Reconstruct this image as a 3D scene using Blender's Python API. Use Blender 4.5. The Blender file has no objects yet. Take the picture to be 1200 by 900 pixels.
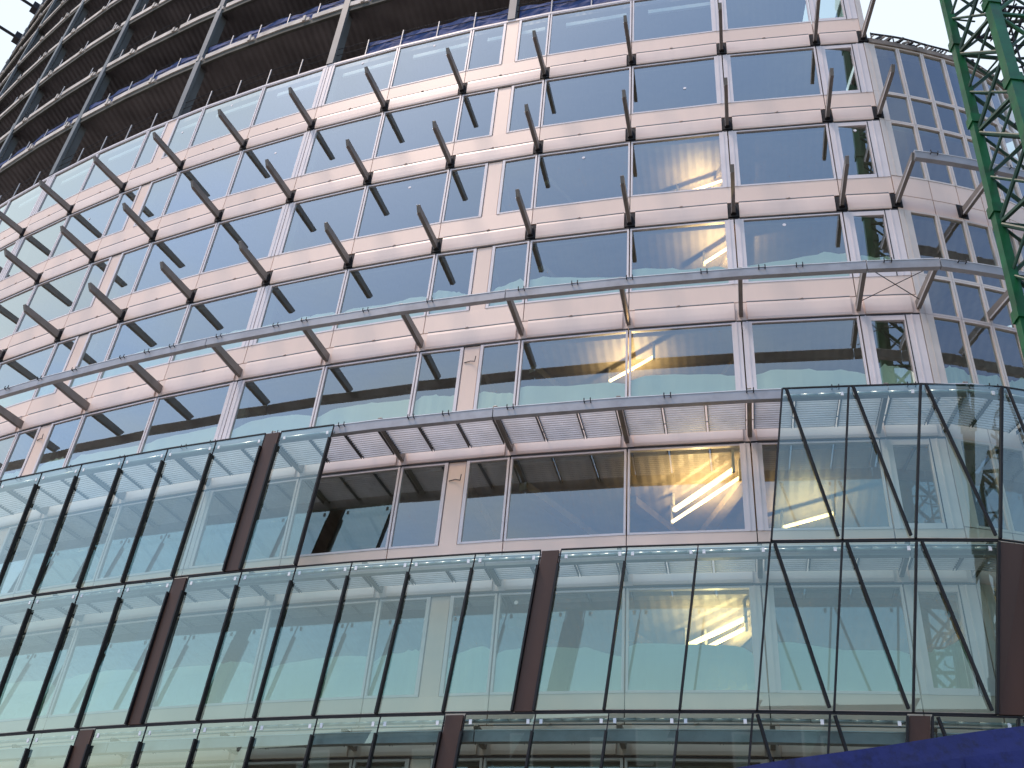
import bpy, math, random
from mathutils import Vector, Matrix
random.seed(7)
R_ = math.radians
scene = bpy.context.scene
col = scene.collection
GZ = 1.6                       # eye height above the pavement

# ------------------------------------------------------------------ facade curve
CX, CY, RAD, BAY, A0 = 25.14, 99.78, 81.44, 2.9485, -0.27572
LV = {k: GZ + 14.53 + 3.8 * k for k in range(0, 18)}
LV[-1], LV[-2], LV[-3] = GZ + 10.80, GZ + 7.05, GZ + 3.30
UEND = 2.5

def _circ(u):
    a = A0 + u * BAY / RAD
    n = Vector((math.sin(a), -math.cos(a)))
    return Vector((CX, CY)) + RAD * n, n

_corner = []
def _build_corner():
    p = _circ(UEND)[0].copy(); h = R_(3.0); ds = 0.02; arc = 0.0
    while arc < 14.0:
        _corner.append((p.copy(), Vector((math.sin(h), -math.cos(h)))))
        p += ds * Vector((math.cos(h), math.sin(h)))
        rad = 20.0 if arc < 2.6 else 6.5
        h += ds / rad; arc += ds
_build_corner()

def path(u):
    """plan point and outward normal at bay coordinate u"""
    if u <= UEND:
        if u >= 2: a, b = 2.0, 2.5
        else: a = math.floor(u); b = a + 1
        pa, na = _circ(a); pb, nb = _circ(b)
        if b == 2.5: nb = (nb + _corner[0][1]).normalized()
        t = (u - a) / (b - a)
        return pa.lerp(pb, t), na.lerp(nb, t).normalized()
    arc = (u - UEND) * BAY
    i = min(int(arc / 0.02), len(_corner) - 2)
    p, n = _corner[i]; t = arc / 0.02 - i
    p = p.lerp(_corner[i + 1][0], t)
    if arc < 1.0:
        na = (_circ(2.5)[1] + _corner[0][1]).normalized()
        n = na.lerp(n, arc / 1.0).normalized()
    return p, n

def W(u, off, z):
    p, n = path(u)
    return Vector((p.x + n.x * off, p.y + n.y * off, z))

def usteps(u0, u1, step=0.5):
    """u values from u0 to u1 including the bay knots in between"""
    out = [u0]
    k = math.ceil((u0 + 1e-6) / step) * step
    while k < u1 - 1e-6:
        out.append(k); k += step
    out.append(u1)
    return out

# ------------------------------------------------------------------ mesh builder
class MB:
    def __init__(self): self.v = []; self.f = []; self.sm = False
    def quad(self, a, b, c, d):
        i = len(self.v); self.v += [a, b, c, d]; self.f.append((i, i+1, i+2, i+3)); return self
    def hexa(self, p):        # p: bottom 4 then top 4, both counter-clockwise
        i = len(self.v); self.v += list(p)
        for q in ((3,2,1,0),(4,5,6,7),(0,1,5,4),(1,2,6,5),(2,3,7,6),(3,0,4,7)):
            self.f.append(tuple(i + k for k in q))
        return self
    def curved(self, u0, u1, o0, o1, z0, z1):
        """a box that follows the facade between two bay coordinates, offsets and heights"""
        us = usteps(u0, u1, 0.5 if u1 <= UEND else 0.125)
        for a, b in zip(us, us[1:]):
            self.hexa([W(a,o1,z0), W(b,o1,z0), W(b,o0,z0), W(a,o0,z0), W(a,o1,z1), W(b,o1,z1), W(b,o0,z1), W(a,o0,z1)])
        return self
    def bar(self, p, q, w, h, up=Vector((0,0,1))):
        p = Vector(p); q = Vector(q); d = (q - p).normalized()
        s = d.cross(up)
        if s.length < 1e-4: s = d.cross(Vector((0,1,0)))
        s.normalize(); t = s.cross(d).normalized()
        s = s * w / 2; t = t * h / 2
        return self.hexa([p-s-t, p+s-t, q+s-t, q-s-t, p-s+t, p+s+t, q+s+t, q-s+t])
    def tube(self, p, q, r, n=10, r2=None):
        p = Vector(p); q = Vector(q); d = (q - p).normalized()
        s = d.orthogonal().normalized(); t = d.cross(s); r2 = r if r2 is None else r2
        i = len(self.v)
        for k in range(n):
            a = 2*math.pi*k/n; e = s*math.cos(a) + t*math.sin(a)
            self.v.append(p + e*r); self.v.append(q + e*r2)
        for k in range(n):
            a, b = i+2*k, i+2*((k+1) % n); self.f.append((a, b, b+1, a+1))
        self.f.append(tuple(i+2*k for k in reversed(range(n)))); self.f.append(tuple(i+2*k+1 for k in range(n)))
        return self
    def path_tube(self, pts, r, n=8):
        for a, b in zip(pts, pts[1:]): self.tube(a, b, r, n)
        return self
    def disc(self, c, nrm, r, th, n=12):
        return self.tube(Vector(c), Vector(c) + Vector(nrm)*th, r, n)
    def build(self, name, mat, parent=None, smooth=False):
        me = bpy.data.meshes.new(name)
        base = sum(self.v, Vector()) / max(1, len(self.v)) if parent is None else Vector()
        me.from_pydata([tuple(v - base) for v in self.v], [], self.f); me.update()
        me.materials.append(mat)
        if smooth:
            for p in me.polygons: p.use_smooth = True
        o = bpy.data.objects.new(name, me); col.objects.link(o)
        if parent is None: o.location = base
        else:
            o.parent = parent; o.matrix_parent_inverse = parent_inv(parent)
        return o

def parent_inv(o):
    m = Matrix.Identity(4)
    chain = []
    while o is not None: chain.append(o); o = o.parent
    for x in reversed(chain):
        m = m @ (x.matrix_parent_inverse if x.parent else Matrix.Identity(4)) @ Matrix.Translation(x.location) @ x.rotation_euler.to_matrix().to_4x4()
    return m.inverted()

def tag(o, label=None, cat=None, group=None, kind=None):
    if label: o['label'] = label
    if cat: o['category'] = cat
    if group: o['group'] = group
    if kind: o['kind'] = kind
    return o
def empty(name, loc, label, cat, group=None):
    o = bpy.data.objects.new(name, None); o.location = loc; col.objects.link(o)
    o.empty_display_size = 0.3
    return tag(o, label, cat, group)

# ------------------------------------------------------------------ materials
def new_mat(name):
    m = bpy.data.materials.new(name); m.use_nodes = True
    nt = m.node_tree; b = nt.nodes['Principled BSDF']
    return m, nt, b
def N(nt, t, **kw):
    n = nt.nodes.new(t)
    for k, v in kw.items(): setattr(n, k, v)
    return n
def solid(name, c, rough=0.5, metal=0.0, var=0.0, vscale=3.0, bump=0.0, bscale=30.0, dirt=None, dscale=1.2, spec=0.5, streak=False, tone=0.0):
    m, nt, b = new_mat(name)
    b.inputs['Roughness'].default_value = rough; b.inputs['Metallic'].default_value = metal
    b.inputs['Specular IOR Level'].default_value = spec
    b.inputs['Base Color'].default_value = (*c, 1)
    tc = N(nt, 'ShaderNodeTexCoord')
    geo = N(nt, 'ShaderNodeNewGeometry')
    src = geo.outputs['Position']
    if streak:
        mp = N(nt, 'ShaderNodeMapping'); mp.inputs['Scale'].default_value = (1, 1, 0.18)
        nt.links.new(src, mp.inputs['Vector']); src = mp.outputs['Vector']
    last = None
    if var > 0:
        nz = N(nt, 'ShaderNodeTexNoise'); nz.inputs['Scale'].default_value = vscale; nz.inputs['Detail'].default_value = 5
        nt.links.new(src, nz.inputs['Vector'])
        mr = N(nt, 'ShaderNodeMapRange'); mr.inputs['From Min'].default_value = 0.3; mr.inputs['From Max'].default_value = 0.7
        mr.inputs['To Min'].default_value = 1 - var; mr.inputs['To Max'].default_value = 1 + var
        nt.links.new(nz.outputs['Fac'], mr.inputs['Value'])
        mx = N(nt, 'ShaderNodeVectorMath', operation='SCALE'); mx.inputs[0].default_value = c
        nt.links.new(mr.outputs['Result'], mx.inputs['Scale']); last = mx.outputs['Vector']
    if dirt is not None:
        nz = N(nt, 'ShaderNodeTexNoise'); nz.inputs['Scale'].default_value = dscale; nz.inputs['Detail'].default_value = 8; nz.inputs['Roughness'].default_value = 0.65
        nt.links.new(src, nz.inputs['Vector'])
        mr = N(nt, 'ShaderNodeMapRange'); mr.inputs['From Min'].default_value = 0.48; mr.inputs['From Max'].default_value = 0.75
        mr.inputs['To Min'].default_value = 0; mr.inputs['To Max'].default_value = dirt[3]
        nt.links.new(nz.outputs['Fac'], mr.inputs['Value'])
        mix = N(nt, 'ShaderNodeMix', data_type='RGBA')
        nt.links.new(mr.outputs['Result'], mix.inputs[0])
        if last: nt.links.new(last, mix.inputs[6])
        else: mix.inputs[6].default_value = (*c, 1)
        mix.inputs[7].default_value = (*dirt[:3], 1); last = mix.outputs[2]
    if tone > 0:
        oi = N(nt, 'ShaderNodeObjectInfo'); mr = N(nt, 'ShaderNodeMapRange'); mr.inputs['To Min'].default_value = 1-tone; mr.inputs['To Max'].default_value = 1+tone
        nt.links.new(oi.outputs['Random'], mr.inputs['Value'])
        sc_ = N(nt, 'ShaderNodeVectorMath', operation='SCALE'); nt.links.new(last, sc_.inputs[0]); nt.links.new(mr.outputs['Result'], sc_.inputs['Scale']); last = sc_.outputs['Vector']
    if last: nt.links.new(last, b.inputs['Base Color'])
    if bump > 0:
        nz = N(nt, 'ShaderNodeTexNoise'); nz.inputs['Scale'].default_value = bscale; nz.inputs['Detail'].default_value = 4
        nt.links.new(geo.outputs['Position'], nz.inputs['Vector'])
        bp = N(nt, 'ShaderNodeBump'); bp.inputs['Strength'].default_value = bump; bp.inputs['Distance'].default_value = 0.02
        nt.links.new(nz.outputs['Fac'], bp.inputs['Height']); nt.links.new(bp.outputs['Normal'], b.inputs['Normal'])
    return m

def glass(name, tint, f0, wav=0.02, wscale=0.9, maxr=0.95, pw=4.0, gcol=(1,1,1)):
    """architectural glazing: angle dependent mirror over clear tinted transmission"""
    m = bpy.data.materials.new(name); m.use_nodes = True; nt = m.node_tree; nt.nodes.clear()
    out = N(nt, 'ShaderNodeOutputMaterial')
    tr = N(nt, 'ShaderNodeBsdfTransparent'); tr.inputs['Color'].default_value = (*tint, 1)
    gl = N(nt, 'ShaderNodeBsdfGlossy'); gl.inputs['Roughness'].default_value = 0.012; gl.inputs['Color'].default_value = (*gcol, 1)
    lw = N(nt, 'ShaderNodeLayerWeight'); lw.inputs['Blend'].default_value = 0.5
    p = N(nt, 'ShaderNodeMath', operation='POWER'); p.inputs[1].default_value = pw
    nt.links.new(lw.outputs['Facing'], p.inputs[0])
    mr = N(nt, 'ShaderNodeMapRange'); mr.inputs['To Min'].default_value = f0; mr.inputs['To Max'].default_value = maxr
    nt.links.new(p.outputs[0], mr.inputs['Value'])
    geo = N(nt, 'ShaderNodeNewGeometry')
    nz = N(nt, 'ShaderNodeTexNoise'); nz.inputs['Scale'].default_value = wscale; nz.inputs['Detail'].default_value = 1.5
    nt.links.new(geo.outputs['Position'], nz.inputs['Vector'])
    bp = N(nt, 'ShaderNodeBump'); bp.inputs['Strength'].default_value = wav; bp.inputs['Distance'].default_value = 0.1
    nt.links.new(nz.outputs['Fac'], bp.inputs['Height']); nt.links.new(bp.outputs['Normal'], gl.inputs['Normal'])
    mix = N(nt, 'ShaderNodeMixShader')
    nt.links.new(mr.outputs['Result'], mix.inputs[0]); nt.links.new(tr.outputs[0], mix.inputs[1]); nt.links.new(gl.outputs[0], mix.inputs[2])
    nt.links.new(mix.outputs[0], out.inputs['Surface'])
    return m

def ribbed(name, c, scale, strength, rough=0.55):
    """metal decking: ribs running along one plan direction"""
    m, nt, b = new_mat(name)
    b.inputs['Roughness'].default_value = rough
    geo = N(nt, 'ShaderNodeNewGeometry')
    mp = N(nt, 'ShaderNodeMapping'); mp.inputs['Rotation'].default_value = (0, 0, R_(14))
    nt.links.new(geo.outputs['Position'], mp.inputs['Vector'])
    wv = N(nt, 'ShaderNodeTexWave'); wv.inputs['Scale'].default_value = scale; wv.bands_direction = 'X'; wv.wave_profile = 'SIN'
    nt.links.new(mp.outputs['Vector'], wv.inputs['Vector'])
    bp = N(nt, 'ShaderNodeBump'); bp.inputs['Strength'].default_value = strength; bp.inputs['Distance'].default_value = 0.08
    nt.links.new(wv.outputs['Fac'], bp.inputs['Height']); nt.links.new(bp.outputs['Normal'], b.inputs['Normal'])
    nz = N(nt, 'ShaderNodeTexNoise'); nz.inputs['Scale'].default_value = 0.8; nz.inputs['Detail'].default_value = 6
    nt.links.new(geo.outputs['Position'], nz.inputs['Vector'])
    mr = N(nt, 'ShaderNodeMapRange'); mr.inputs['From Min'].default_value = .3; mr.inputs['From Max'].default_value = .7; mr.inputs['To Min'].default_value = .7; mr.inputs['To Max'].default_value = 1.25
    nt.links.new(nz.outputs['Fac'], mr.inputs['Value'])
    mx = N(nt, 'ShaderNodeVectorMath', operation='SCALE'); mx.inputs[0].default_value = c
    nt.links.new(mr.outputs['Result'], mx.inputs['Scale']); nt.links.new(mx.outputs['Vector'], b.inputs['Base Color'])
    return m

def lamp_mat(name, c, s):
    m, nt, b = new_mat(name)
    b.inputs['Base Color'].default_value = (*c, 1); b.inputs['Emission Color'].default_value = (*c, 1); b.inputs['Emission Strength'].default_value = s
    return m

M = {}
M['panel'] = solid('warm white coated aluminium', (.87, .655, .535), .42, 0, .035, .5, .05, 1.2, dirt=(.55,.46,.42,.22), dscale=.9, streak=True, tone=.05)
M['trim'] = solid('pale aluminium trim', (.87, .675, .57), .33, 0, .04, .7, .04, 1.5, dirt=(.5,.43,.4,.2), dscale=1.3, streak=True, tone=.05)
M['frame'] = solid('white window frame paint', (.75, .675, .67), .38, 0, .05, 2)
M['cframe'] = solid('cream corner frame paint', (.74, .64, .57), .42, 0, .05, 2)
M['arm'] = solid('dark bronze painted steel', (.21, .185, .165), .45, .1, .15, 3, .05, 20)
M['highlight_strip'] = solid('pale painted highlight', (.62, .6, .6), .45, .3, .1, 4)
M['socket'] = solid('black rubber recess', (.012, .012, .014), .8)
M['beam'] = solid('grey painted steel beam', (.37, .365, .38), .4, .1, .1, 2, .04, 15, dirt=(.16,.15,.15,.5), dscale=1.6)
M['grating'] = solid('galvanised grating', (.78, .78, .80), .5, .0, .08, 3)
M['black'] = solid('black gasket steel', (.010, .008, .009), .6, .0, .2, 4)
M['brown'] = solid('dark brown infill sheet', (.088, .038, .022), .5, 0, .12, 1.5, .06, 12, streak=True)
M['glass'] = glass('window glass', (.72, .83, .77), .205, .006, .8, 1.0, 1.75, (.93, .98, .94))
M['cglass'] = glass('corner window glass', (.66, .77, .73), .17, .006, .8, .95, 3.0, (.93, .96, 1.0))
M['screen'] = glass('screen glass', (.72, .85, .79), .12, .006, .5, 1.0, 2.0, (.93, 1.0, .89))
M['film'] = solid('pale green protective film', (.90, .90, .70), .6, 0, .06, 1.1, .25, 3.0)
M['sticker'] = solid('white paper dot', (.85, .8, .82), .6)
M['deck'] = ribbed('metal decking ceiling', (.36, .30, .25), 1.3, .2)
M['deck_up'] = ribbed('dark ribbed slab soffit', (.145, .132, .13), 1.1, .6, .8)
M['core'] = solid('rough interior wall', (.16, .14, .12), .85, 0, .3, .7)
M['steel_in'] = solid('fireproofed steel', (.34, .27, .2), .8, 0, .2, 2)
M['slabedge'] = solid('cream slab edge board', (.62, .555, .49), .75, 0, .22, 1.6, .2, 14, dirt=(.3,.26,.2,.6), dscale=2.2)
M['slablip'] = solid('dark concrete slab lip', (.075, .075, .062), .85, 0, .3, 1.5, .2, 10)
M['column'] = solid('grey primed steel column', (.15, .163, .168), .55, .1, .15, 1.2, .05, 8)
M['net'] = solid('blue debris netting', (.02, .05, .17), .8, 0, .3, 3.0, .5, 9)
M['post'] = solid('galvanised rail post', (.42, .42, .42), .5, .5, .15, 6)
M['wire'] = solid('dark wire', (.03, .03, .035), .6)
M['crane'] = solid('green crane paint', (.006, .105, .03), .38, 0, .35, 2.2, .06, 20, dirt=(.02,.045,.02,.7), dscale=2.5)
M['crane_shaded'] = solid('shaded green crane steel', (.007, .05, .024), .5, 0, .4, 3)  # darker copy of the crane green, shade inside the mast put into colour
M['rung'] = solid('dark galvanised ladder', (.035, .04, .055), .5, .4, .2, 3)
M['tarp'] = solid('blue woven tarpaulin', (.009, .016, .13), .55, 0, .16, 1.6, .6, 5.0, dirt=(.003,.004,.035,.95), dscale=11)
M['roof'] = solid('rough roof edge felt', (.24, .2, .17), .9, 0, .35, 2.5, .5, 9)
M['tube'] = solid('scaffold tube', (.03, .03, .035), .5, .5)
M['bright'] = solid('bright galvanised tube', (.50, .52, .54), .3, .5)
M['lamp'] = lamp_mat('warm fluorescent tube', (1.0, .66, .30), 2.6)
M['lampbody'] = solid('lamp tray', (.7, .66, .58), .5)
M['ground'] = solid('pavement', (.24, .23, .22), .85, 0, .2, .6, .2, 8)
M['asphalt'] = solid('asphalt', (.05, .05, .052), .85, 0, .25, 1.2, .3, 20)
M['edge'] = solid('white slab edge trim', (.82, .82, .82), .5)

# ------------------------------------------------------------------ office building
bld = empty('office_building', W(0, 0, 0), 'curved office block with pinkish white panels, bluish windows and rows of projecting dark bracket arms', 'building')
COLS = [-1.475, -6.56]              # free standing solid panels
WIDE = [1, -4, -9]                   # window joints with wide frames on both sides
STICK = {(4,-4):(.5,.1), (4,-7):(.4,.45), (3,-5):(.55,.25), (3,-8):(.5,.3), (2,-1):(.5,.12), (2,-3):(.55,.15), (1,1):(.45,.08), (3,0):(.6,.6), (2,-2):(.72,.1), (-2,-1):(.06,.05), (4,-3):(.5,.12), (4,-2):(.45,.1), (4,-6):(.5,.15), (2,2):(.5,.05)}

def rect_frame(mb, u0, u1, z0, z1, wl, wr, wb, wt, o0=-.05, o1=.045):
    """frame of four butt-jointed members; wl, wr in bays"""
    mb.curved(u0, u0+wl, o0, o1, z0, z1); mb.curved(u1-wr, u1, o0, o1, z0, z1)
    mb.curved(u0+wl, u1-wr, o0, o1-.004, z0, z0+wb); mb.curved(u0+wl, u1-wr, o0, o1-.004, z1-wt, z1)

def film_mesh(u0, u1, zb, zt, seed):
    rnd = random.Random(seed); n = 14; mb = MB(); ph = rnd.uniform(0, 6); tilt = rnd.uniform(-.14, .14); amp = rnd.uniform(.03, .09)
    tops = []
    for i in range(n+1):
        t = i/n; e = min(t, 1-t)*6
        z = zt + tilt*(t-.5)*2 + amp*math.sin(ph+t*4.5) - (.16*max(0, 1-e))*rnd.uniform(.3, 1)
        if rnd.random() < .12: z += .05
        tops.append(z)
    for i in range(n):
        a = u0+(u1-u0)*i/n; b = u0+(u1-u0)*(i+1)/n
        oa = -.045-.012*math.sin(i*1.7+ph); ob = -.045-.012*math.sin((i+1)*1.7+ph)
        mb.quad(W(a, oa, zb), W(b, ob, zb), W(b, ob, tops[i+1]), W(a, oa, tops[i]))
    return mb

FILM = {0: 2.02, 1: 2.02, -2: 2.2, -3: 2.2}
def make_window(u0, u1, row, wl, wr, z0=None, z1=None, wb=.055, wt=.05):
    za = LV[row]+1.15 if z0 is None else z0; zb = LV[row+1]-.2 if z1 is None else z1
    g = .006
    mb = MB(); rect_frame(mb, u0+g, u1-g, za, zb, wl, wr, wb, wt)
    # slim bead lines inside wide stiles
    for (s, w_, sgn) in ((u0+g, wl, 1), (u1-g, wr, -1)):
        if w_ > .06:
            c = s + sgn*w_*.5
            mb.curved(c-.006, c+.006, .0455, .06, za, zb)
    o = mb.build('window', M['frame'], bld)
    e_ = [random.uniform(-.004, .004) for _ in range(3)]
    if u0 == 2.0: e_[0] += .035; e_[1] -= .042
    p = MB(); p.quad(W(u0+g+wl, e_[0], za+wb), W(u1-g-wr, e_[1], za+wb), W(u1-g-wr, e_[1]+e_[2], zb-wt), W(u0+g+wl, e_[0]+e_[2], zb-wt))
    p.build('pane', M['glass'], o)
    if row in FILM and z0 is None:
        film_mesh(u0+g+wl-.003, u1-g-wr+.003, za+.01, LV[row]+FILM[row]+random.uniform(-.05, .05), hash((round(u0*100), row)) & 0xffff).build('protective_film', M['film'], o)
    key = (row, math.floor(u0+.001))
    if key in STICK and (u1-u0) > .45:
        fx, fz = STICK[key]; uu = u0+.1+(u1-u0-.2)*fx; zz = zb-wt-.08-(zb-za-.3)*fz
        n = path(uu)[1]
        MB().disc(W(uu, .004, zz), Vector((n.x, n.y, 0)), .05, .006).build('paper_dot', M['sticker'], o)
    return o

LEFT = {4: -11, 3: -10, 2: -9, 1: -9, 0: -8, -1: -7, -2: -6, -3: -5}
win_count = 0
for row in (4, 3, 2, 1, 0, -1, -2, -3):
    u = LEFT[row]
    while u < 2.5 - 1e-6:
        u0, u1 = float(u), float(min(u+1, 2.5))
        wl = .082 if u in WIDE else .018
        wr = .082 if (u+1) in WIDE else .018
        split = [c for c in COLS if u0 < c < u1]
        if u0 == 2.0:
            # narrow opening light in a broad frame
            make_window(2.0, 2.5, row, .085, .13, wb=.14, wt=.16)
            mb = MB(); mb.curved(2.372, 2.38, .0455, .052, LV[row]+1.15, LV[row+1]-.2)
            mb.build('frame_joint', M['black'], bld)
        elif split:
            c = split[0]; h = .078
            make_window(u0, c-h, row, wl, .03)
            make_window(c+h, u1, row, .03, wr)
            mb = MB(); mb.curved(c-h+.002, c+h-.002, -.05, .02, LV[row]+1.15, LV[row+1]-.2)
            sp_ = mb.build('solid_panel', M['panel'], bld)
            if row in (0, -1):
                q_ = MB(); zt_ = LV[row+1]-.75
                q_.path_tube([W(c-.06, .03, zt_), W(c+.0, .05, zt_+.02), W(c+.05, .10, zt_-.05), W(c+.06, .14, zt_+.10)], .012, 6); q_.build('loose_strap', M['wire'], sp_)
        else:
            make_window(u0, u1, row, wl, wr)
        u += 1

# spandrels: flat upper sheet, rounded lower strip with notches at the arms
for lev in (4, 3, 2, 1, 0, -1, -2):
    L = LV[lev]; u = LEFT[max(lev-1, -3)] if lev < 4 else -11
    u = min(u, LEFT.get(lev, u))
    while u < 2.5 - 1e-6:
        u0, u1 = float(u), float(min(u+1, 2.5))
        mb = MB(); mb.curved(u0+.004, u1-.004, -.05, .03, L+.50, L+1.145)
        o = mb.build('spandrel_panel', M['panel'], bld)
        nl = .055
        t = MB()
        us = usteps(u0+nl, u1-nl, .5)
        prof = [(.035, -.145), (.062, -.13), (.074, -.06), (.078, .10), (.076, .36), (.066, .44), (.042, .472), (.0, .48)]
        for a, b in zip(us, us[1:]):
            for (oa, za), (ob, zb) in zip(prof, prof[1:]):
                t.quad(W(a, oa, L+za), W(b, oa, L+za), W(b, ob, L+zb), W(a, ob, L+zb))
            t.quad(W(a, .0, L-.145), W(b, .0, L-.145), W(b, .02, L-.145), W(a, .02, L-.145))
        for ue in (u0+nl, u1-nl):
            i = len(t.v); t.v += [W(ue, o_, L+z_) for o_, z_ in prof] + [W(ue, -.03, L+.48), W(ue, -.03, L-.145)]
            t.f.append(tuple(range(i, i+len(prof)+2)))
        t.build('lower_strip', M['trim'], o)
        if lev <= 1: MB().curved(u1-nl+.001, min(u1+nl, 2.5+nl)-.001, -.05, .026, L-.145, L+.475).build('notch_cover', M['panel'], o)
        ln = MB().curved(u0+nl, u1-nl, .03, .062, L+.482, L+.498); ln.build('flashing', M['beam'], o)
        if u1-u0 > .9:
            tb_ = MB(); uc = u0+.5+random.uniform(-.06, .06); tb_.bar(W(uc-.016, .075, L+.49), W(uc+.016, .075, L+.52), .03, .035); tb_.build('lifting_tab', M['trim'], o)
        hd = MB().curved(u0+.002, u1-.002, -.05, .05, L-.196, L-.15); hd.build('head_gasket', M['black'], o)
        u += 1
# plain backing wall behind every spandrel so nothing is open
for lev in (4, 3, 2, 1, 0, -1, -2):
    u = min(LEFT[max(lev-1, -3)] if lev < 4 else -11, LEFT.get(lev, 0))
    MB().curved(u, 2.5, -.12, -.052, LV[lev]-.19, LV[lev]+1.14).build('backing_sheet', M['socket'], bld)

# head rail of the finished glazing
MB().curved(-11, 2.5, -.06, .055, LV[5]-.196, LV[5]-.10).build('head_rail', M['frame'], bld)

# bracket arms
def make_arm(u, lev, ln, dz=0.0, socket=True):
    L = LV[lev]; p, n = path(u); n3 = Vector((n.x, n.y, 0)); t3 = Vector((-n.y, n.x, 0))
    th = .05
    def pt(o, s, z): return Vector((p.x, p.y, 0)) + n3*o + t3*s + Vector((0, 0, L+z))
    mb = MB(); z0, z1 = -.02, .25
    prof = [(.0, z0), (ln-.12, z0+.05), (ln, z1-.03), (ln-.02, z1), (.0, z1)]
    i = len(mb.v); k = len(prof)
    mb.v += [pt(o, -th, z) for o, z in prof] + [pt(o, th, z) for o, z in prof]
    mb.f.append(tuple(range(i, i+k))); mb.f.append(tuple(range(i+2*k-1, i+k-1, -1)))
    for a in range(k):
        b = (a+1) % k; mb.f.append((i+b, i+a, i+k+a, i+k+b))
    o = mb.build('bracket_arm', M['arm'], bld)
    fl = MB(); fl.bar(pt(.12, -th-.006, z0+.012), pt(ln-.14, -th-.006, z0+.058), .012, .05); fl.build('highlight_strip', M['highlight_strip'], o)  # pale strip paints the bright highlight along the arm's lower edge
    if socket:
        s = MB(); w = .15
        s.hexa([pt(-.05, -w, -.10), pt(-.05, w, -.10), pt(.055, w, -.10), pt(.055, -w, -.10), pt(-.05, -w, .42), pt(-.05, w, .42), pt(.055, w, .42), pt(.055, -w, .42)])
        s.build('socket', M['socket'], o)
        c = MB(); c.hexa([pt(.056, -.075, -.03), pt(.056, .075, -.03), pt(.14, .075, -.03), pt(.14, -.075, -.03), pt(.056, -.075, .29), pt(.056, .075, .29), pt(.14, .075, .29), pt(.14, -.075, .29)])
        c.build('clamp', M['black'], o)
    return o
for lev in (4, 3, 2):
    for u in list(range(-11 if lev == 4 else -10, 3)) + [2.5]:
        make_arm(float(u), lev, 1.71)
make_arm(3.15, 2, 1.71); make_arm(3.9, 2, 1.71)
for u in list(range(-9, 3)) + [2.5, 3.15, 3.9]: make_arm(float(u), 1, 1.66, socket=False)
for u in list(range(-8, 3)) + [2.5, 3.15, 3.9]: make_arm(float(u), 0, 1.66, socket=False)
for u in list(range(-6, 3)) + [2.5, 3.15]: make_arm(float(u), -1, 1.15, socket=False)
for u in list(range(-5, 3)) + [2.5, 3.15]: make_arm(float(u), -2, .75, socket=False)

# edge beams carried on the arm tips
def edge_beam(lev, u0, u1, off, dzb, dzt, loops=True, w=.07):
    L = LV[lev]
    mb = MB(); mb.curved(u0+.004, u1-.004, off-w, off+w, L+dzb, L+dzt)
    o = mb.build('edge_beam', M['beam'], bld)
    lip = MB(); lip.curved(u0+.004, u1-.004, off-w-.01, off+w+.012, L+dzt+.001, L+dzt+.02); lip.build('top_lip', M['grating'], o)
    if loops:
        k = u0+.12
        while k < u1-.12:
            lp = MB()
            for s in (0, .05):
                lp.path_tube([W(k+s, off+w, L+dzt-.06), W(k+s, off+w+.07, L+dzt-.06), W(k+s, off+w+.07, L+dzt+.03)], .013, 6)
            lp.tube(W(k, off+w+.06, L+dzt-.05), W(k+.05, off+w+.06, L+dzt-.05), .009, 6)
            lp.build('lifting_loop', M['black'], o)
            k += random.choice((.30, .47, .62))
    return o
for lev, off, lim in ((1, 1.70, -10), (0, 1.70, -8)):
    segs = [lim, -7, -4, -1, 2, 2.5, 3.15, 3.9, 4.6]
    for a, b in zip(segs, segs[1:]):
        edge_beam(lev, a, b, off, -.17, .08)
for a, b in ((2.5, 3.15), (3.15, 3.9), (3.9, 4.6)): edge_beam(2, a, b, 1.66, .02, .27, True)
for a, b in ((-7, -4), (-4, -1), (-1, 2), (2, 3.6)):
    edge_beam(-1, a, b, 1.16, -.12, .10, False); edge_beam(-2, a, b, .74, -.12, .10, False)
for u in (-2.3, -1.3, -.7, .4, 1.4):
    L = LV[0]
    MB().path_tube([W(u, .10, L+.33), W(u+.02, .22, L+.25), W(u+.05, .34, L+.36)], .012, 6).build('loose_strap', M['wire'], bld)
# cross rods between two arms near the corner
for lev in (1, 0):
    L = LV[lev]+.1
    mb = MB(); mb.tube(W(2.0, .25, L), W(2.48, 1.5, L), .012, 6); mb.tube(W(2.5, .25, L), W(2.03, 1.5, L), .012, 6)
    mb.build('cross_rod', M['black'], bld)
# sun-shade grating at the lower beam, plus gratings added below to shade the spandrels
for lv_, u, ow in [(0, u, 1.60) for u in range(-8, 4)] + [(-1, u, 1.05) for u in range(-7, 3)] + [(-2, u, .66) for u in range(-6, 3)]:
    for k in range(3):
        a = u + k/3 + (.03 if k == 0 else .008); b = u+(k+1)/3 - (.03 if k == 2 else .008)
        if u == 3 and k == 2: continue
        mb = MB(); L = LV[lv_]+.02
        dv = MB().curved(a, a+.004, .36, ow, L-.055, L+.04).curved(b-.004, b, .36, ow, L-.055, L+.04)
        for j in range(int((ow-.38)/.09)):
            o_ = .38+j*.09
            mb.curved(a+.0042, b-.0042, o_, o_+.022, L-.05, L+.02)
        gr_ = mb.build('grating', M['grating'], bld); dv.build('grating_edge', M['tube'], gr_)

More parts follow.
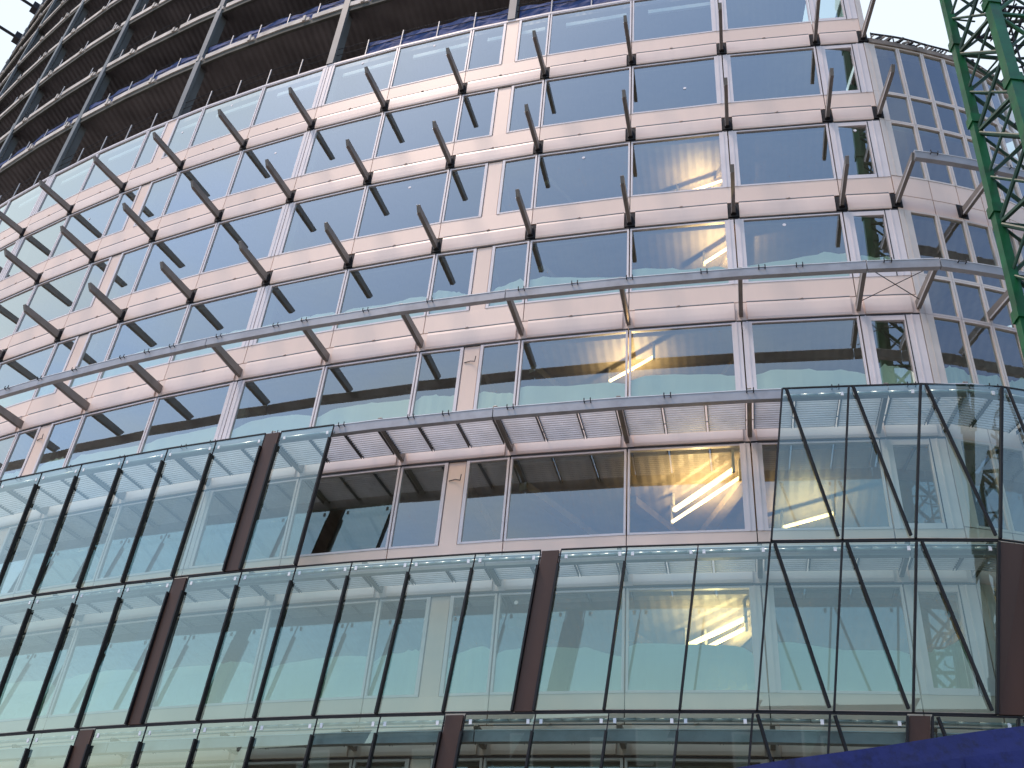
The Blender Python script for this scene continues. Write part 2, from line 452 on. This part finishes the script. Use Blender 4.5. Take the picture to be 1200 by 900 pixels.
# ------------------------------------------------------------------ glazed corner
CM = [2.5, 2.5+1.09/BAY, 2.5+1.91/BAY, 2.5+2.66/BAY, 2.5+3.45/BAY, 2.5+4.25/BAY, 2.5+5.05/BAY, 2.5+5.85/BAY, 2.5+6.65/BAY, 2.5+7.45/BAY]
def corner_pane(u0, u1, z0, z1, film=None, first=False):
    w = .020; mb = MB()
    wl = .115 if first else w
    mb.curved(u0+.002, u0+wl, -.06, .055, z0, z1); mb.curved(u1-w, u1-.002, -.06, .055, z0, z1)
    mb.curved(u0+wl, u1-w, -.06, .05, z0, z0+.06); mb.curved(u0+wl, u1-w, -.06, .05, z1-.06, z1)
    if first: mb.curved(u0+.05, u0+.058, .056, .066, z0, z1)
    o = mb.build('corner_window', M['cframe'], bld)
    p = MB(); us = usteps(u0+wl, u1-w, .125)
    for a, b in zip(us, us[1:]): p.quad(W(a, 0, z0+.06), W(b, 0, z0+.06), W(b, 0, z1-.06), W(a, 0, z1-.06))
    p.build('pane', M['cglass'], o)
    if film: film_mesh(u0+wl, u1-w, z0+.03, film, int(u0*1000)).build('protective_film', M['film'], o)
def corner_solid(u0, u1, z0, z1):
    zs = [(z0, z0+(z1-z0)*.42), (z0+(z1-z0)*.42+.015, z1)]
    o = None
    for za, zb in zs:
        mb = MB(); mb.curved(u0+.004, u1-.004, -.05, .04, za+.004, zb-.004)
        o2 = mb.build('corner_panel' if o is None else 'upper_sheet', M['panel'], bld if o is None else o)
        o = o or o2
for i, (a, b) in enumerate(zip(CM, CM[1:])):
    f = i == 0
    for row in (3, 2, 1, 0, -1, -2):
        zt = LV[row+1]-.02; zs = LV[row]+1.2
        corner_pane(a, b, zs+.004, zt - (.15 if row != 1 else .15), (LV[row]+FILM[row]) if row in (0, -2) else None, f)
        if row in (3, 1): corner_pane(a, b, LV[row]-.16, zs-.004, None, f)
        else: corner_solid(a, b, LV[row]-.16, zs-.004)
# roof edge over the corner, with a low rail
zr = LV[4]-.165
mb = MB(); mb.curved(2.56, CM[-1], -.35, .10, zr, zr+.20); mb.curved(2.56, CM[-1], -.33, .02, zr+.201, zr+.34)
rf = mb.build('roof_edge', M['roof'], bld)
rnd = random.Random(3)
for k in range(34):
    u = 2.58 + k*.05 + rnd.uniform(0, .03)
    c = MB(); c.bar(W(u, .04, zr+.22+rnd.uniform(0, .1)), W(u+rnd.uniform(.02, .08), -.02+rnd.uniform(0, .16), zr+.34+rnd.uniform(0, .16)), rnd.uniform(.03, .09), rnd.uniform(.03, .08))
    c.build('rubble_strip', M['black'] if rnd.random() < .5 else M['roof'], rf)
rl = MB(); us = usteps(2.62, CM[-1], .125)
rl.path_tube([W(u, -.05, zr+.72 + .03*math.sin(u*9)) for u in us], .035, 8)
for u in us[::3]: rl.tube(W(u, -.05, zr+.3), W(u, -.05, zr+.74), .022, 6)
rl.build('roof_rail', M['tube'], rf)
MB().curved(2.5, CM[-1], -8, -.36, zr-.12, zr+.12).build('roof_slab', M['slablip'], bld)

# return wall at the right end of the top finished storey
pe, ne = _circ(2.5); back = Vector((math.sin(R_(2)), math.cos(R_(2))))
def RW(d, z): return Vector((pe.x + back.x*d + .02, pe.y + back.y*d, z))
ret = MB()
for d in (.05, 2.6, 5.2): ret.bar(RW(d, LV[4]+.3), RW(d, LV[5]), .12, .10, Vector((0, 1, 0)))
ret.bar(RW(.1, LV[4]+.35), RW(5.2, LV[4]+.35), .1, .12); ret.bar(RW(.1, LV[5]-.15), RW(5.2, LV[5]-.15), .1, .12)
o = ret.build('return_window', M['cframe'], bld)
MB().quad(RW(.1, LV[4]+.4), RW(5.2, LV[4]+.4), RW(5.2, LV[5]-.2), RW(.1, LV[5]-.2)).build('pane', M['cglass'], o)
MB().curved(2.5, 2.56, -.3, .05, LV[4]+.5, LV[5]).build('end_post', M['cframe'], bld)

# ------------------------------------------------------------------ interior of the finished storeys
for lev in (-3, -2, -1, 0, 1, 2, 3, 4):
    ue = CM[-1] if lev < 4 else 2.44
    MB().curved(-12, ue, -7.5, -.16, LV[lev]-.30, LV[lev]+.10).build('floor_slab', M['deck'], bld)
MB().curved(-12, 2.0, -7.5, -.16, LV[5]-.30, LV[5]+.10).build('floor_slab', M['deck'], bld)
MB().curved(-12, 2.3, -7.9, -7.6, LV[-3], LV[5]).build('core_wall', M['core'], bld)
MB().curved(2.3, CM[-1], -6.6, -6.3, LV[-3], LV[4]-.2).build('core_wall', M['core'], bld)
for c in (-11.5, -9, -6.56, -4, -1.475, 1.0):
    for o_ in (-.45, -5.6):
        p0 = W(c, o_, LV[-3]); p1 = W(c, o_, LV[5]-.3)
        MB().bar(p0, p1, .36, .36, Vector((0, 1, 0))).build('inner_column', M['steel_in'], bld)
for lev in (-2, -1, 0, 1, 2, 3, 4, 5):
    for c in (-9, -6.56, -4, -1.475, 1.0):
        MB().bar(W(c, -.6, LV[lev]-.48), W(c, -7.4, LV[lev]-.48), .22, .32).build('inner_beam', M['steel_in'], bld)
    if lev <= 3:
        z = LV[lev]-.46
        for k, (ua, oa, ub, ob) in enumerate(((-.05, -2.0, .42, -4.6), (.42, -4.6, 1.0, -.8), (-.95, -.8, -.3, -4.8))):
            MB().bar(W(ua, oa, z-.05*k), W(ub, ob, z-.05*k), .26, .22).build('ceiling_brace', M['steel_in'], bld)
# white edge trim above the ceilings of the top row
for u in range(-11, 2):
    if u == 1: continue
    MB().curved(u+.18, u+.92, -.30, -.22, LV[5]-.72, LV[5]-.52).build('ceiling_trim', M['edge'], bld)

# ------------------------------------------------------------------ outer glass screen
scr = empty('glass_screen', W(-1, 1.3, 0), 'screen of slanting clear glass sheets with black edges and brown strips before the lowest storeys', 'glass screen')
OFF = {'A': 1.93, 'B': 1.48, 'C': 1.03, 'D': .58}
ZZ = {'A': GZ+14.53, 'B': GZ+10.88, 'C': GZ+7.44, 'D': GZ+3.95}
LEAN = .165
# every strip: (row, u top-left at its upper line, width in bays, kind)
def rowstrips(u_start, us, browns):
    return us
row1_left = [-6.90, -6.42, -5.93, -5.42, -4.94, -4.45, -3.985, -3.49, -3.0, -2.85, -2.36]
row1_right = [1.24, 1.715, 2.19, 2.675, 3.1, 3.5, 3.9, 4.3]
row2 = [-6.99, -6.52, -6.05, -5.55, -5.08, -4.60, -4.12, -3.64, -3.50, -3.0, -2.52, -2.04, -1.55, -1.05, -.555, -.405, .075, .575, 1.07, 1.55, 2.03, 2.50, 2.66, 3.1, 3.5, 3.9]
row3 = [-6.62, -6.15, -5.67, -5.19, -4.71, -4.26, -4.10, -3.62, -3.13, -2.65, -2.17, -1.68, -1.20, -1.05, -.555, -.055, .41, .88, 1.36, 1.83, 1.98, 2.45, 2.9, 3.3, 3.7]
def strip_lean(u): return LEAN
def make_row(us, top, bot, brown, diag_from, long_top):
    oA, oB, zA, zB = OFF[top], OFF[bot], ZZ[top], ZZ[bot]
    def pt(u, t, o=0.0):     # t = 0 at the top line, 1 at the bottom line; o = extra offset outward
        return W(u - LEAN*t, oA+(oB-oA)*t+o, zA+(zB-zA)*t)
    for i, (a, b) in enumerate(zip(us, us[1:])):
        if i in brown:
            mb = MB(); mb.hexa([pt(a+.012, .995, .03), pt(b-.012, .995, .03), pt(b-.012, .995, -.05), pt(a+.012, .995, -.05), pt(a+.012, .012, .03), pt(b-.012, .012, .03), pt(b-.012, .012, -.05), pt(a+.012, .012, -.05)])
            o = mb.build('infill_strip', M['brown'], scr)
            continue
        o = None
        for (t0, t1) in ((.0, .008), (.991, .998)):
            e = MB()
            e.hexa([pt(a, t1, .015), pt(b, t1, .015), pt(b, t1, -.02), pt(a, t1, -.02), pt(a, t0, .015), pt(b, t0, .015), pt(b, t0, -.02), pt(a, t0, -.02)])
            o = e.build('glass_panel', M['black'], scr) if o is None else (e.build('bottom_edge', M['black'], o), o)[1]
        us2 = usteps(a+.006, b-.006, .25) if b > 2.5 else [a+.006, b-.006]
        g = MB()
        for a2, b2 in zip(us2, us2[1:]): g.quad(pt(a2, .986), pt(b2, .986), pt(b2, .011), pt(a2, .011))
        g.build('pane', M['screen'], o)
        if top == 'A': tc = .055
        else: tc = .05
        for uu in (a+.045, b-.045):
            c = MB(); q = pt(uu, tc, -.01); n = path(uu)[1]
            c.bar(q - Vector((0,0,.05)), q + Vector((0,0,.05)), .062, .03, Vector((n.x, n.y, 0)))
            c.build('clip', M['edge'], o)
        if a > diag_from - .02:
            d = MB(); d.bar(pt(a+.03, .02, .06), pt(b-.03, .98, .06), .055, .05); d.build('diagonal_brace', M['black'], scr)
    tt = MB(); us3 = usteps(us[0]+.01, us[-1]-.01, .5 if us[-1] <= 2.5 else .125)
    tt.path_tube([pt(u, .032, -.14) for u in us3], .04, 10)
    tt.build('top_tube', M['bright'], scr, smooth=True)
    for u in us:
        ui = us.index(u)
        tb = .015 if u > diag_from - .01 else .11
        deep = .10 if u <= diag_from - .01 else .07
        f = MB(); w = .007
        f.hexa([pt(u-w, .995, deep), pt(u+w, .995, deep), pt(u+w, .995, -.03), pt(u-w, .995, -.03), pt(u-w, tb, deep), pt(u+w, tb, deep), pt(u+w, tb, -.03), pt(u-w, tb, -.03)])
        if tb > .05:
            v = .0035
            f.hexa([pt(u-v, tb-.002, .015), pt(u+v, tb-.002, .015), pt(u+v, tb-.002, -.02), pt(u-v, tb-.002, -.02), pt(u-v, .01, .015), pt(u+v, .01, .015), pt(u+v, .01, -.02), pt(u-v, .01, -.02)])
        f.build('fin', M['black'], scr)
make_row(row1_left, 'A', 'B', {8}, 99, True)
make_row(row1_right, 'A', 'B', set(), 1.2, True)
make_row(row2, 'B', 'C', {7, 14, 21}, 1.05, False)
make_row(row3, 'C', 'D', {5, 12, 19}, .86, False)

# ------------------------------------------------------------------ unfinished upper storeys
upp = empty('unfinished_storeys', W(-6, -1, LV[5]), 'dark open concrete floors with grey steel columns, still unclad, stacked above the finished glazing', 'building')
TOP = 17
for lev in range(5, TOP+1):
    ua, ub = -17.6, (2.3 if lev < 9 else -3.0)
    L = LV[lev]
    if lev > 5:
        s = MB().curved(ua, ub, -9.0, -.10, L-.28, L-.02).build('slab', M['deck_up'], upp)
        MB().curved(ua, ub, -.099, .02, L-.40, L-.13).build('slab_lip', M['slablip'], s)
        # cream edge boards with gaps and lumps
        k = ua; rnd = random.Random(lev)
        mb = MB().curved(ua, ub, -.12, -.02, L-.127, L-.06)
        lump = MB(); lumps = []
        while k < ub-.05:
            ln = .80
            mb.curved(k+.03, min(k+ln, ub), -.10, .07, L-.128, L+.16)
            lump.curved(min(k+ln+.01, ub-.02), min(k+ln+.05, ub), -.05, .12, L-.12, L+.16+rnd.uniform(0, .12))
            lump.curved(k-.06, k-.015, -.05, .09, L-.16, L+.03); lumps.append(lump); lump = MB()
            k += .93
        mb.build('edge_board', M['slabedge'], s); [q_.build('edge_clamp', M['slabedge'], s) for q_ in lumps]
        # hooks under the soffit
        hk = MB()
        for q in range(int((ub-ua)/.8)):
            u = ua+.4+q*.8; o_ = -2.2
            hk.path_tube([W(u, o_-.6, L-.42), W(u+.02, o_, L-.42), W(u+.03, o_+.22, L-.52), W(u+.03, o_+.2, L-.66)], .025, 5)
        hk.build('service_hooks', M['wire'], s)
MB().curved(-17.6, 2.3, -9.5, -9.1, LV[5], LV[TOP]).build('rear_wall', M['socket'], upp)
for c in (-16.56, -14.05, -11.55, -9.02, -6.52, -4.0, -1.5, 1.0):
    top = LV[TOP] if c < -3 else LV[8]
    mb = MB(); p0, n = path(c)
    t3 = Vector((-n.y, n.x, 0)); n3 = Vector((n.x, n.y, 0))
    mb.bar(W(c, .02, LV[5]-.08), W(c, .02, top), .28, .14, n3)
    cc = mb.build('column', M['column'], upp)
    m2 = MB(); m2.bar(W(c, -.28, LV[5]), W(c, -.22, top), .09, .32, n3); m2.build('column_web', M['column'], cc)

# guard rails and nets
names = {5: ('thin wire guard rail standing directly above the top glazing', 'guard rail'),
         6: ('wire guard rail on the first open floor edge above the glazing', 'guard rail'),
         7: ('wire guard rail on the second open floor edge above the glazing', 'guard rail'),
         8: ('wire guard rail on the third open floor edge above the glazing', 'guard rail'),
         9: ('wire guard rail on the fourth open floor edge above the glazing', 'guard rail'),
         10: ('wire guard rail on the fifth open floor edge above the glazing', 'guard rail')}
for lev, (lb, ct) in names.items():
    L = LV[lev]; r = empty('guard_rail', W(-8, -.05, L), lb, ct, 'guard rails along the open floors')
    ua, ub = -17.0, (2.2 if lev < 8 else -3.2)
    if lev == 5: ua = -12
    h = .95; k = ua; q = 0
    while k < ub:
        MB().tube(W(k, -.02, L-.05), W(k, -.02, L+h), .028, 6).build('rail_post', M['post'], r); k += .5 if lev < 7 else .75
    us = usteps(ua, ub, .5)
    for hh in (.9, .5):
        MB().path_tube([W(u, -.03, L+hh) for u in us], .016, 5).build('rail_cable', M['wire'], r)
def net(lev, ua, ub, h, label):
    mb = MB(); n = int((ub-ua)*8); rnd = random.Random(int(ua*10)+lev); sag = [rnd.uniform(-.06, .04) for _ in range(n+1)]
    for i in range(n):
        a = ua+(ub-ua)*i/n; b = ua+(ub-ua)*(i+1)/n
        for j in range(3):
            z0 = LV[lev]+.06+h*j/3; z1 = LV[lev]+.06+h*(j+1)/3
            f0, f1 = j/3, (j+1)/3
            def q(u, i_, f, z): return W(u, -.06-.04*math.sin(i_*1.3+f*4), z+sag[i_]*f)
            mb.quad(q(a, i, f0, z0), q(b, i+1, f0, z0), q(b, i+1, f1, z1), q(a, i, f1, z1))
    o = mb.build('debris_net', M['net'], None)
    tag(o, label, 'netting', 'blue debris nets tied to guard rails')
net(6, -11.45, -9.08, .8, 'farthest and smallest looking blue debris net on the first open floor')
net(6, -8.95, -6.58, .8, 'blue debris net on the first open floor, just nearer than the farthest one')
net(6, -6.46, -4.05, .8, 'long blue debris net on the first open floor, ending at the widest looking grey column')
net(6, -3.93, -1.6, .8, 'blue debris net on the first open floor, starting behind the widest looking grey column')
net(5, -3.5, -1.55, .72, 'blue debris net directly above the glazing, before the column over the tall pink panels')
net(5, -1.42, .6, .72, 'blue debris net directly above the glazing, beyond the column over the tall pink panels')
# scaffold poles sticking out at the top left edge
for lev, lb in ((13, 'dark scaffold pole jutting into the sky from the far tower edge, lowest of three'),
                (14, 'dark scaffold pole jutting into the sky from the far tower edge, middle of three'),
                (15, 'dark scaffold pole jutting into the sky from the far tower edge, topmost of three')):
    t = empty('scaffold_pole', W(-17.2, .1, LV[lev]), lb, 'scaffold pole', 'scaffold poles at the tower edge')
    MB().tube(W(-17.2, -.6, LV[lev]+.15), W(-17.2, 5.2, LV[lev]+.15), .12, 8).build('pole', M['tube'], t)
    MB().bar(W(-17.2, -.3, LV[lev]+.1), W(-17.2, .5, LV[lev]+.1), .7, .6).build('pole_foot', M['tube'], t)

# ------------------------------------------------------------------ ceiling lights seen through the windows
def strip_light(a, b, label, w=.09):
    a = Vector(a); b = Vector(b); mid = (a+b)/2
    t = empty('strip_light', mid, label, 'ceiling light', 'warm strip lights on the ceilings')
    up = Vector((0, 0, .055))
    dn = Vector((0, 0, -.16)); dr = (b-a).normalized()
    MB().tube(a+dn, b+dn, w*.5, 8).build('lamp_tube', M['lamp'], t)
    for q, sg in ((a, 1), (b, -1)):
        if sg == 1:
            ld_ = bpy.data.lights.new('lamp_glow', 'SPOT'); ld_.energy = 75; ld_.color = (1.0, .66, .32); ld_.spot_size = R_(150); ld_.spot_blend = .6; ld_.shadow_soft_size = .03
            lo_ = bpy.data.objects.new('lamp_glow', ld_); col.objects.link(lo_); lo_.parent = t; lo_.location = (0, 0, -.55); lo_.rotation_euler = (math.pi, 0, 0)
        MB().bar(q+dn*1.5+dr*sg*-.03, q-dn*2.4+dr*sg*-.03, .06, .09).build('lamp_holder', M['lampbody'], t)
strip_light((4.71,22.88,26.95), (5.99,22.07,26.95), 'lit warm strip light behind the window of the third finished row from the top')
strip_light((5.23,21.9,23.15), (5.77,21.19,23.15), 'short lit warm strip light behind the window just above the long tip beam')
strip_light((2.68,22.97,19.35), (3.67,21.75,19.35), 'lit warm strip light on ribbed ceiling just above the lower grating canopy')
strip_light((4.41,23.06,15.5), (5.43,20.97,15.5), 'upper, broader of two lit strip lights in the window below the grating canopy', .13)
strip_light((4.47,23.66,15.5), (5.66,21.28,15.5), 'lower, thinner of two lit strip lights in the window below the grating canopy')
strip_light((4.62,22.95,11.82), (5.56,21.23,11.82), 'upper of two lit strip lights behind the lower glass screen', .12)
strip_light((5.08,22.94,11.82), (5.69,21.7,11.82), 'lower of two lit strip lights behind the lower glass screen')
strip_light((7.3,23.4,15.5), (8.3,22.5,15.5), 'lit strip light seen through the first diagonally braced sheet of the upper glass row')
strip_light((11.2,21.2,11.82), (12.6,21.5,11.82), 'lit strip light behind the curved corner glass next to the wide brown strip', .14)

# ------------------------------------------------------------------ green tower crane mast
cr = empty('tower_crane', (10.0, 14.9, 0), 'green lattice crane mast with inner ladder, rising in front of the glazed building corner', 'crane')
def CP(ix, iy, z):   # four corner chords, mast slightly out of plumb
    x = (10.15, 11.40)[ix] + .034*(z-GZ-19) + .38*(1-iy); y = (14.2, 15.4)[iy]
    return Vector((x, y, z))
ZT = 46.0
for ix in (0, 1):
    for iy in (0, 1):
        mb = MB(); w = .25 if iy == 0 else .2
        mb.bar(CP(ix, iy, 0), CP(ix, iy, ZT), w, w, Vector((0, 1, 0)))
        for z in range(4, 46, 3): mb.bar(CP(ix, iy, z-.14), CP(ix, iy, z+.14), w+.07, w+.07, Vector((0, 1, 0)))
        mb.build('chord', M['crane'], cr)
step = 1.5; z = .6; k = 0
while z < ZT-step:
    for face in range(4):
        a, b = [((0,0),(1,0)), ((1,0),(1,1)), ((1,1),(0,1)), ((0,1),(0,0))][face]
        p, q = (a, b) if k % 2 == 0 else (b, a)
        MB().tube(CP(*q, z), CP(*p, z+step), .035, 7).build('lattice_bar', M['crane_shaded'], cr)
        MB().tube(CP(*p, z), CP(*q, z+step), .05, 7).build('lattice_bar', M['crane'] if face in (0,) else M['crane_shaded'], cr)
        MB().tube(CP(*p, z), CP(*p, z).lerp(CP(*q, z+step), .5)*1.0 + Vector((0,0,-step*.5)), .025, 5).build('lattice_bar', M['crane_shaded'], cr)
        if k % 2 == 0: MB().bar(CP(*a, z), CP(*b, z), .075, .075).build('cross_bar', M['crane'] if face == 0 else M['crane_shaded'], cr)
    z += step; k += 1
# ladder with hoops inside the mast
lad = MB()
for s in (0, 1): lad.tube(CP(0, 0, 1)+Vector((.45+.4*s, .75, 0)), CP(0, 0, ZT)+Vector((.45+.4*s, .75, 0)), .025, 6)
z = 1.2
while z < ZT:
    lad.tube(CP(0, 0, z)+Vector((.45, .75, 0)), CP(0, 0, z)+Vector((.85, .75, 0)), .018, 5); z += .33
ld = lad.build('ladder', M['rung'], cr)
hp = MB(); z = 3.0
while z < ZT:
    pts = [CP(0, 0, z)+Vector((.65+.42*math.cos(a), .75-.5*math.sin(a), 0)) for a in [math.pi*i/8 for i in range(9)]]
    hp.path_tube(pts, .018, 5); z += .8
hp.build('safety_hoop', M['rung'], ld)
# rest platforms
for z in (13.2, 19.2, 25.2, 31.2):
    mb = MB(); c = CP(0, 0, z)
    for j in range(7): mb.bar(c+Vector((.15+j*.14, .15, 0)), c+Vector((.15+j*.14, 1.05, 0)), .05, .03)
    mb.bar(c+Vector((.1, .15, 0)), c+Vector((1.1, .15, 0)), .05, .06); mb.bar(c+Vector((.1, 1.05, 0)), c+Vector((1.1, 1.05, 0)), .05, .06)
    mb.build('rest_platform', M['rung'], cr)

# ------------------------------------------------------------------ blue tarpaulin hoarding
tp = empty('tarpaulin_hoarding', (4.2, 9.0, 0), 'royal blue tarpaulin stretched over a sloping rail, below the glass screen near the crane', 'tarpaulin')
mb = MB(); nx, nz = 60, 26
def tz(x):
    t = (x-1.0)/(6.5-1.0)
    return GZ + 2.745 + .262*(x-1.76) - .008*(x-1.76)**2 + .006*math.sin(x*3.2)
grid = {}
for i in range(nx+1):
    x = .2 + 7.3*i/nx
    for j in range(nz+1):
        t = j/nz; zt = tz(x); z = zt*(1-t) + .05*t
        y = 9.0 - .03 + .05*math.sin(x*2.3+t*3) * min(1, t*3) + .03*math.sin(x*6+t*9)*min(1, t*3)
        if j == 0: y = 8.99
        grid[i, j] = Vector((x, y, z + (.02 if j == 0 else 0)))
for i in range(nx):
    for j in range(nz): mb.quad(grid[i,j+1], grid[i+1,j+1], grid[i+1,j], grid[i,j])
tarp_ = mb.build('tarpaulin', M['tarp'], tp, smooth=True)
for x_ in (1.3, 2.75, 4.2, 5.65):
    i_ = round((x_-.2)/7.3*nx); sm_ = MB()
    for j in range(1, nz):
        p_, q_ = grid[i_, j]+Vector((0, -.004, 0)), grid[i_, j+1]+Vector((0, -.004, 0))
        sm_.quad(p_+Vector((-.025,0,0)), q_+Vector((-.025,0,0)), q_+Vector((.025,0,0)), p_+Vector((.025,0,0)))
    sm_.build('seam', M['tarp'], tarp_)
r = MB(); r.path_tube([Vector((x, 9.15, tz(x)-.10)) for x in [.2+.5*i for i in range(15)]], .03, 8); r.build('top_rail', M['post'], tp)
for x in (.4, 2.4, 4.4, 6.4): MB().tube((x, 9.10, 0), (x, 9.10, tz(x)-.08), .035, 8).build('support_post', M['post'], tp)

# ------------------------------------------------------------------ unseen house added across the street to darken reflections in the lower glass
ob = empty('added_house', (0, -24, 0), 'unseen plain brick house with a flat roof, added across the road for the glass to reflect', 'building')
M['brick'] = solid('dull brown brick', (.16, .10, .08), .9, 0, .25, 1.4, .2, 14)
def block(x0, x1, y0, y1, z0, z1):
    return MB().hexa([Vector((x0,y0,z0)), Vector((x1,y0,z0)), Vector((x1,y1,z0)), Vector((x0,y1,z0)), Vector((x0,y0,z1)), Vector((x1,y0,z1)), Vector((x1,y1,z1)), Vector((x0,y1,z1))])
block(-70, 60, -36, -24, .0, 13.0).build('wall', M['brick'], ob)
block(-70.3, 60.3, -36.3, -23.7, 13.005, 13.4).build('cornice', M['roof'], ob)
for i in range(-9, 9):
    for j in range(3):
        x, z = i*6.5, 2.6+j*3.6
        f_ = block(x-1.1, x+1.1, -23.995, -23.9, z, z+2.3).build('window', M['frame'], ob)
        MB().quad(Vector((x-.95, -23.895, z+.12)), Vector((x+.95, -23.895, z+.12)), Vector((x+.95, -23.895, z+2.18)), Vector((x-.95, -23.895, z+2.18))).build('pane', M['cglass'], f_)
# ------------------------------------------------------------------ ground
g = MB(); g.quad(Vector((-400,-400,0)), Vector((400,-400,0)), Vector((400,400,0)), Vector((-400,400,0)))
tag(g.build('ground', M['ground']), kind='structure')
g = MB(); g.quad(Vector((-400,-14,.004)), Vector((400,-14,.004)), Vector((400,-4,.004)), Vector((-400,-4,.004)))
tag(g.build('road', M['asphalt']), kind='structure')

# ------------------------------------------------------------------ sky and sun
SUN_EL, SUN_AZ = R_(66), R_(252)      # azimuth clockwise from +Y: behind the camera, to the left
w = bpy.data.worlds.new('World'); scene.world = w; w.use_nodes = True; nt = w.node_tree
bg = nt.nodes['Background']; bg.inputs['Strength'].default_value = .13
sky = N(nt, 'ShaderNodeTexSky', sky_type='NISHITA'); sky.sun_disc = False
sky.sun_elevation = SUN_EL; sky.sun_rotation = SUN_AZ; sky.air_density = 1.0; sky.dust_density = 0.6; sky.ozone_density = 1.0
tc = N(nt, 'ShaderNodeTexCoord')
sep = N(nt, 'ShaderNodeSeparateXYZ'); nt.links.new(tc.outputs['Generated'], sep.inputs[0])
# clouds: flattened noise on the sky direction, thick towards the street beyond the building
mp = N(nt, 'ShaderNodeMapping'); mp.inputs['Scale'].default_value = (1.6, 1.6, 3.4); nt.links.new(tc.outputs['Generated'], mp.inputs['Vector'])
nz = N(nt, 'ShaderNodeTexNoise'); nz.inputs['Scale'].default_value = 1.9; nz.inputs['Detail'].default_value = 7; nz.inputs['Roughness'].default_value = .55
nt.links.new(mp.outputs['Vector'], nz.inputs['Vector'])
yb = N(nt, 'ShaderNodeMapRange'); yb.inputs['From Min'].default_value = -.15; yb.inputs['From Max'].default_value = .55; yb.inputs['To Min'].default_value = -.04; yb.inputs['To Max'].default_value = .55
nt.links.new(sep.outputs['Y'], yb.inputs['Value'])
ad = N(nt, 'ShaderNodeMath', operation='ADD'); nt.links.new(nz.outputs['Fac'], ad.inputs[0]); nt.links.new(yb.outputs['Result'], ad.inputs[1])
xb = N(nt, 'ShaderNodeMapRange'); xb.inputs['From Min'].default_value = -.1; xb.inputs['From Max'].default_value = -.75; xb.inputs['To Min'].default_value = .0; xb.inputs['To Max'].default_value = .16
nt.links.new(sep.outputs['X'], xb.inputs['Value'])
ad0 = ad; ad = N(nt, 'ShaderNodeMath', operation='ADD'); nt.links.new(ad0.outputs[0], ad.inputs[0]); nt.links.new(xb.outputs['Result'], ad.inputs[1])
cf = N(nt, 'ShaderNodeMapRange', interpolation_type='SMOOTHSTEP'); cf.inputs['From Min'].default_value = .42; cf.inputs['From Max'].default_value = .95
nt.links.new(ad.outputs[0], cf.inputs['Value'])
cc = N(nt, 'ShaderNodeMix', data_type='RGBA'); cc.inputs[7].default_value = (3.45, 3.9, 4.4, 1)
nt.links.new(cf.outputs['Result'], cc.inputs[0]); nt.links.new(sky.outputs[0], cc.inputs[6])
nt.links.new(cc.outputs[2], bg.inputs['Color'])

sl = bpy.data.lights.new('sun', 'SUN'); sl.energy = 1.4; sl.angle = R_(12); sl.color = (1.0, .78, .64)
so = bpy.data.objects.new('sun', sl); col.objects.link(so); so.location = (-30, -40, 60)
d = Vector((math.sin(SUN_AZ)*math.cos(SUN_EL), math.cos(SUN_AZ)*math.cos(SUN_EL), math.sin(SUN_EL)))
so.rotation_euler = (-d).to_track_quat('-Z', 'Y').to_euler()

# ------------------------------------------------------------------ camera
cam = bpy.data.cameras.new('camera'); co = bpy.data.objects.new('camera', cam); col.objects.link(co)
cam.sensor_width = 36; cam.lens = 36*1229.94/1200; cam.clip_end = 2000; cam.clip_start = .1
pt_, rl_ = R_(36.78), R_(5.372)
fw = Vector((0, math.cos(pt_), math.sin(pt_))); v0 = Vector((0, -math.sin(pt_), math.cos(pt_))); u0 = Vector((1, 0, 0))
rt = u0*math.cos(rl_) + v0*math.sin(rl_); upv = -u0*math.sin(rl_) + v0*math.cos(rl_)
m = Matrix((rt, upv, -fw)).transposed().to_4x4(); m.translation = (0, 0, GZ)
co.matrix_world = m
scene.camera = co
scene.view_settings.view_transform = 'Standard'; scene.view_settings.look = 'None'; scene.view_settings.gamma = 1; scene.view_settings.use_curve_mapping = False
scene.view_settings.exposure = 1.04
scene.render.engine = 'CYCLES'
cy = scene.cycles
cy.max_bounces = 10; cy.transparent_max_bounces = 24; cy.glossy_bounces = 5; cy.diffuse_bounces = 3; cy.caustics_reflective = False; cy.caustics_refractive = False
cy.use_denoising = True; cy.sample_clamp_indirect = 4.0
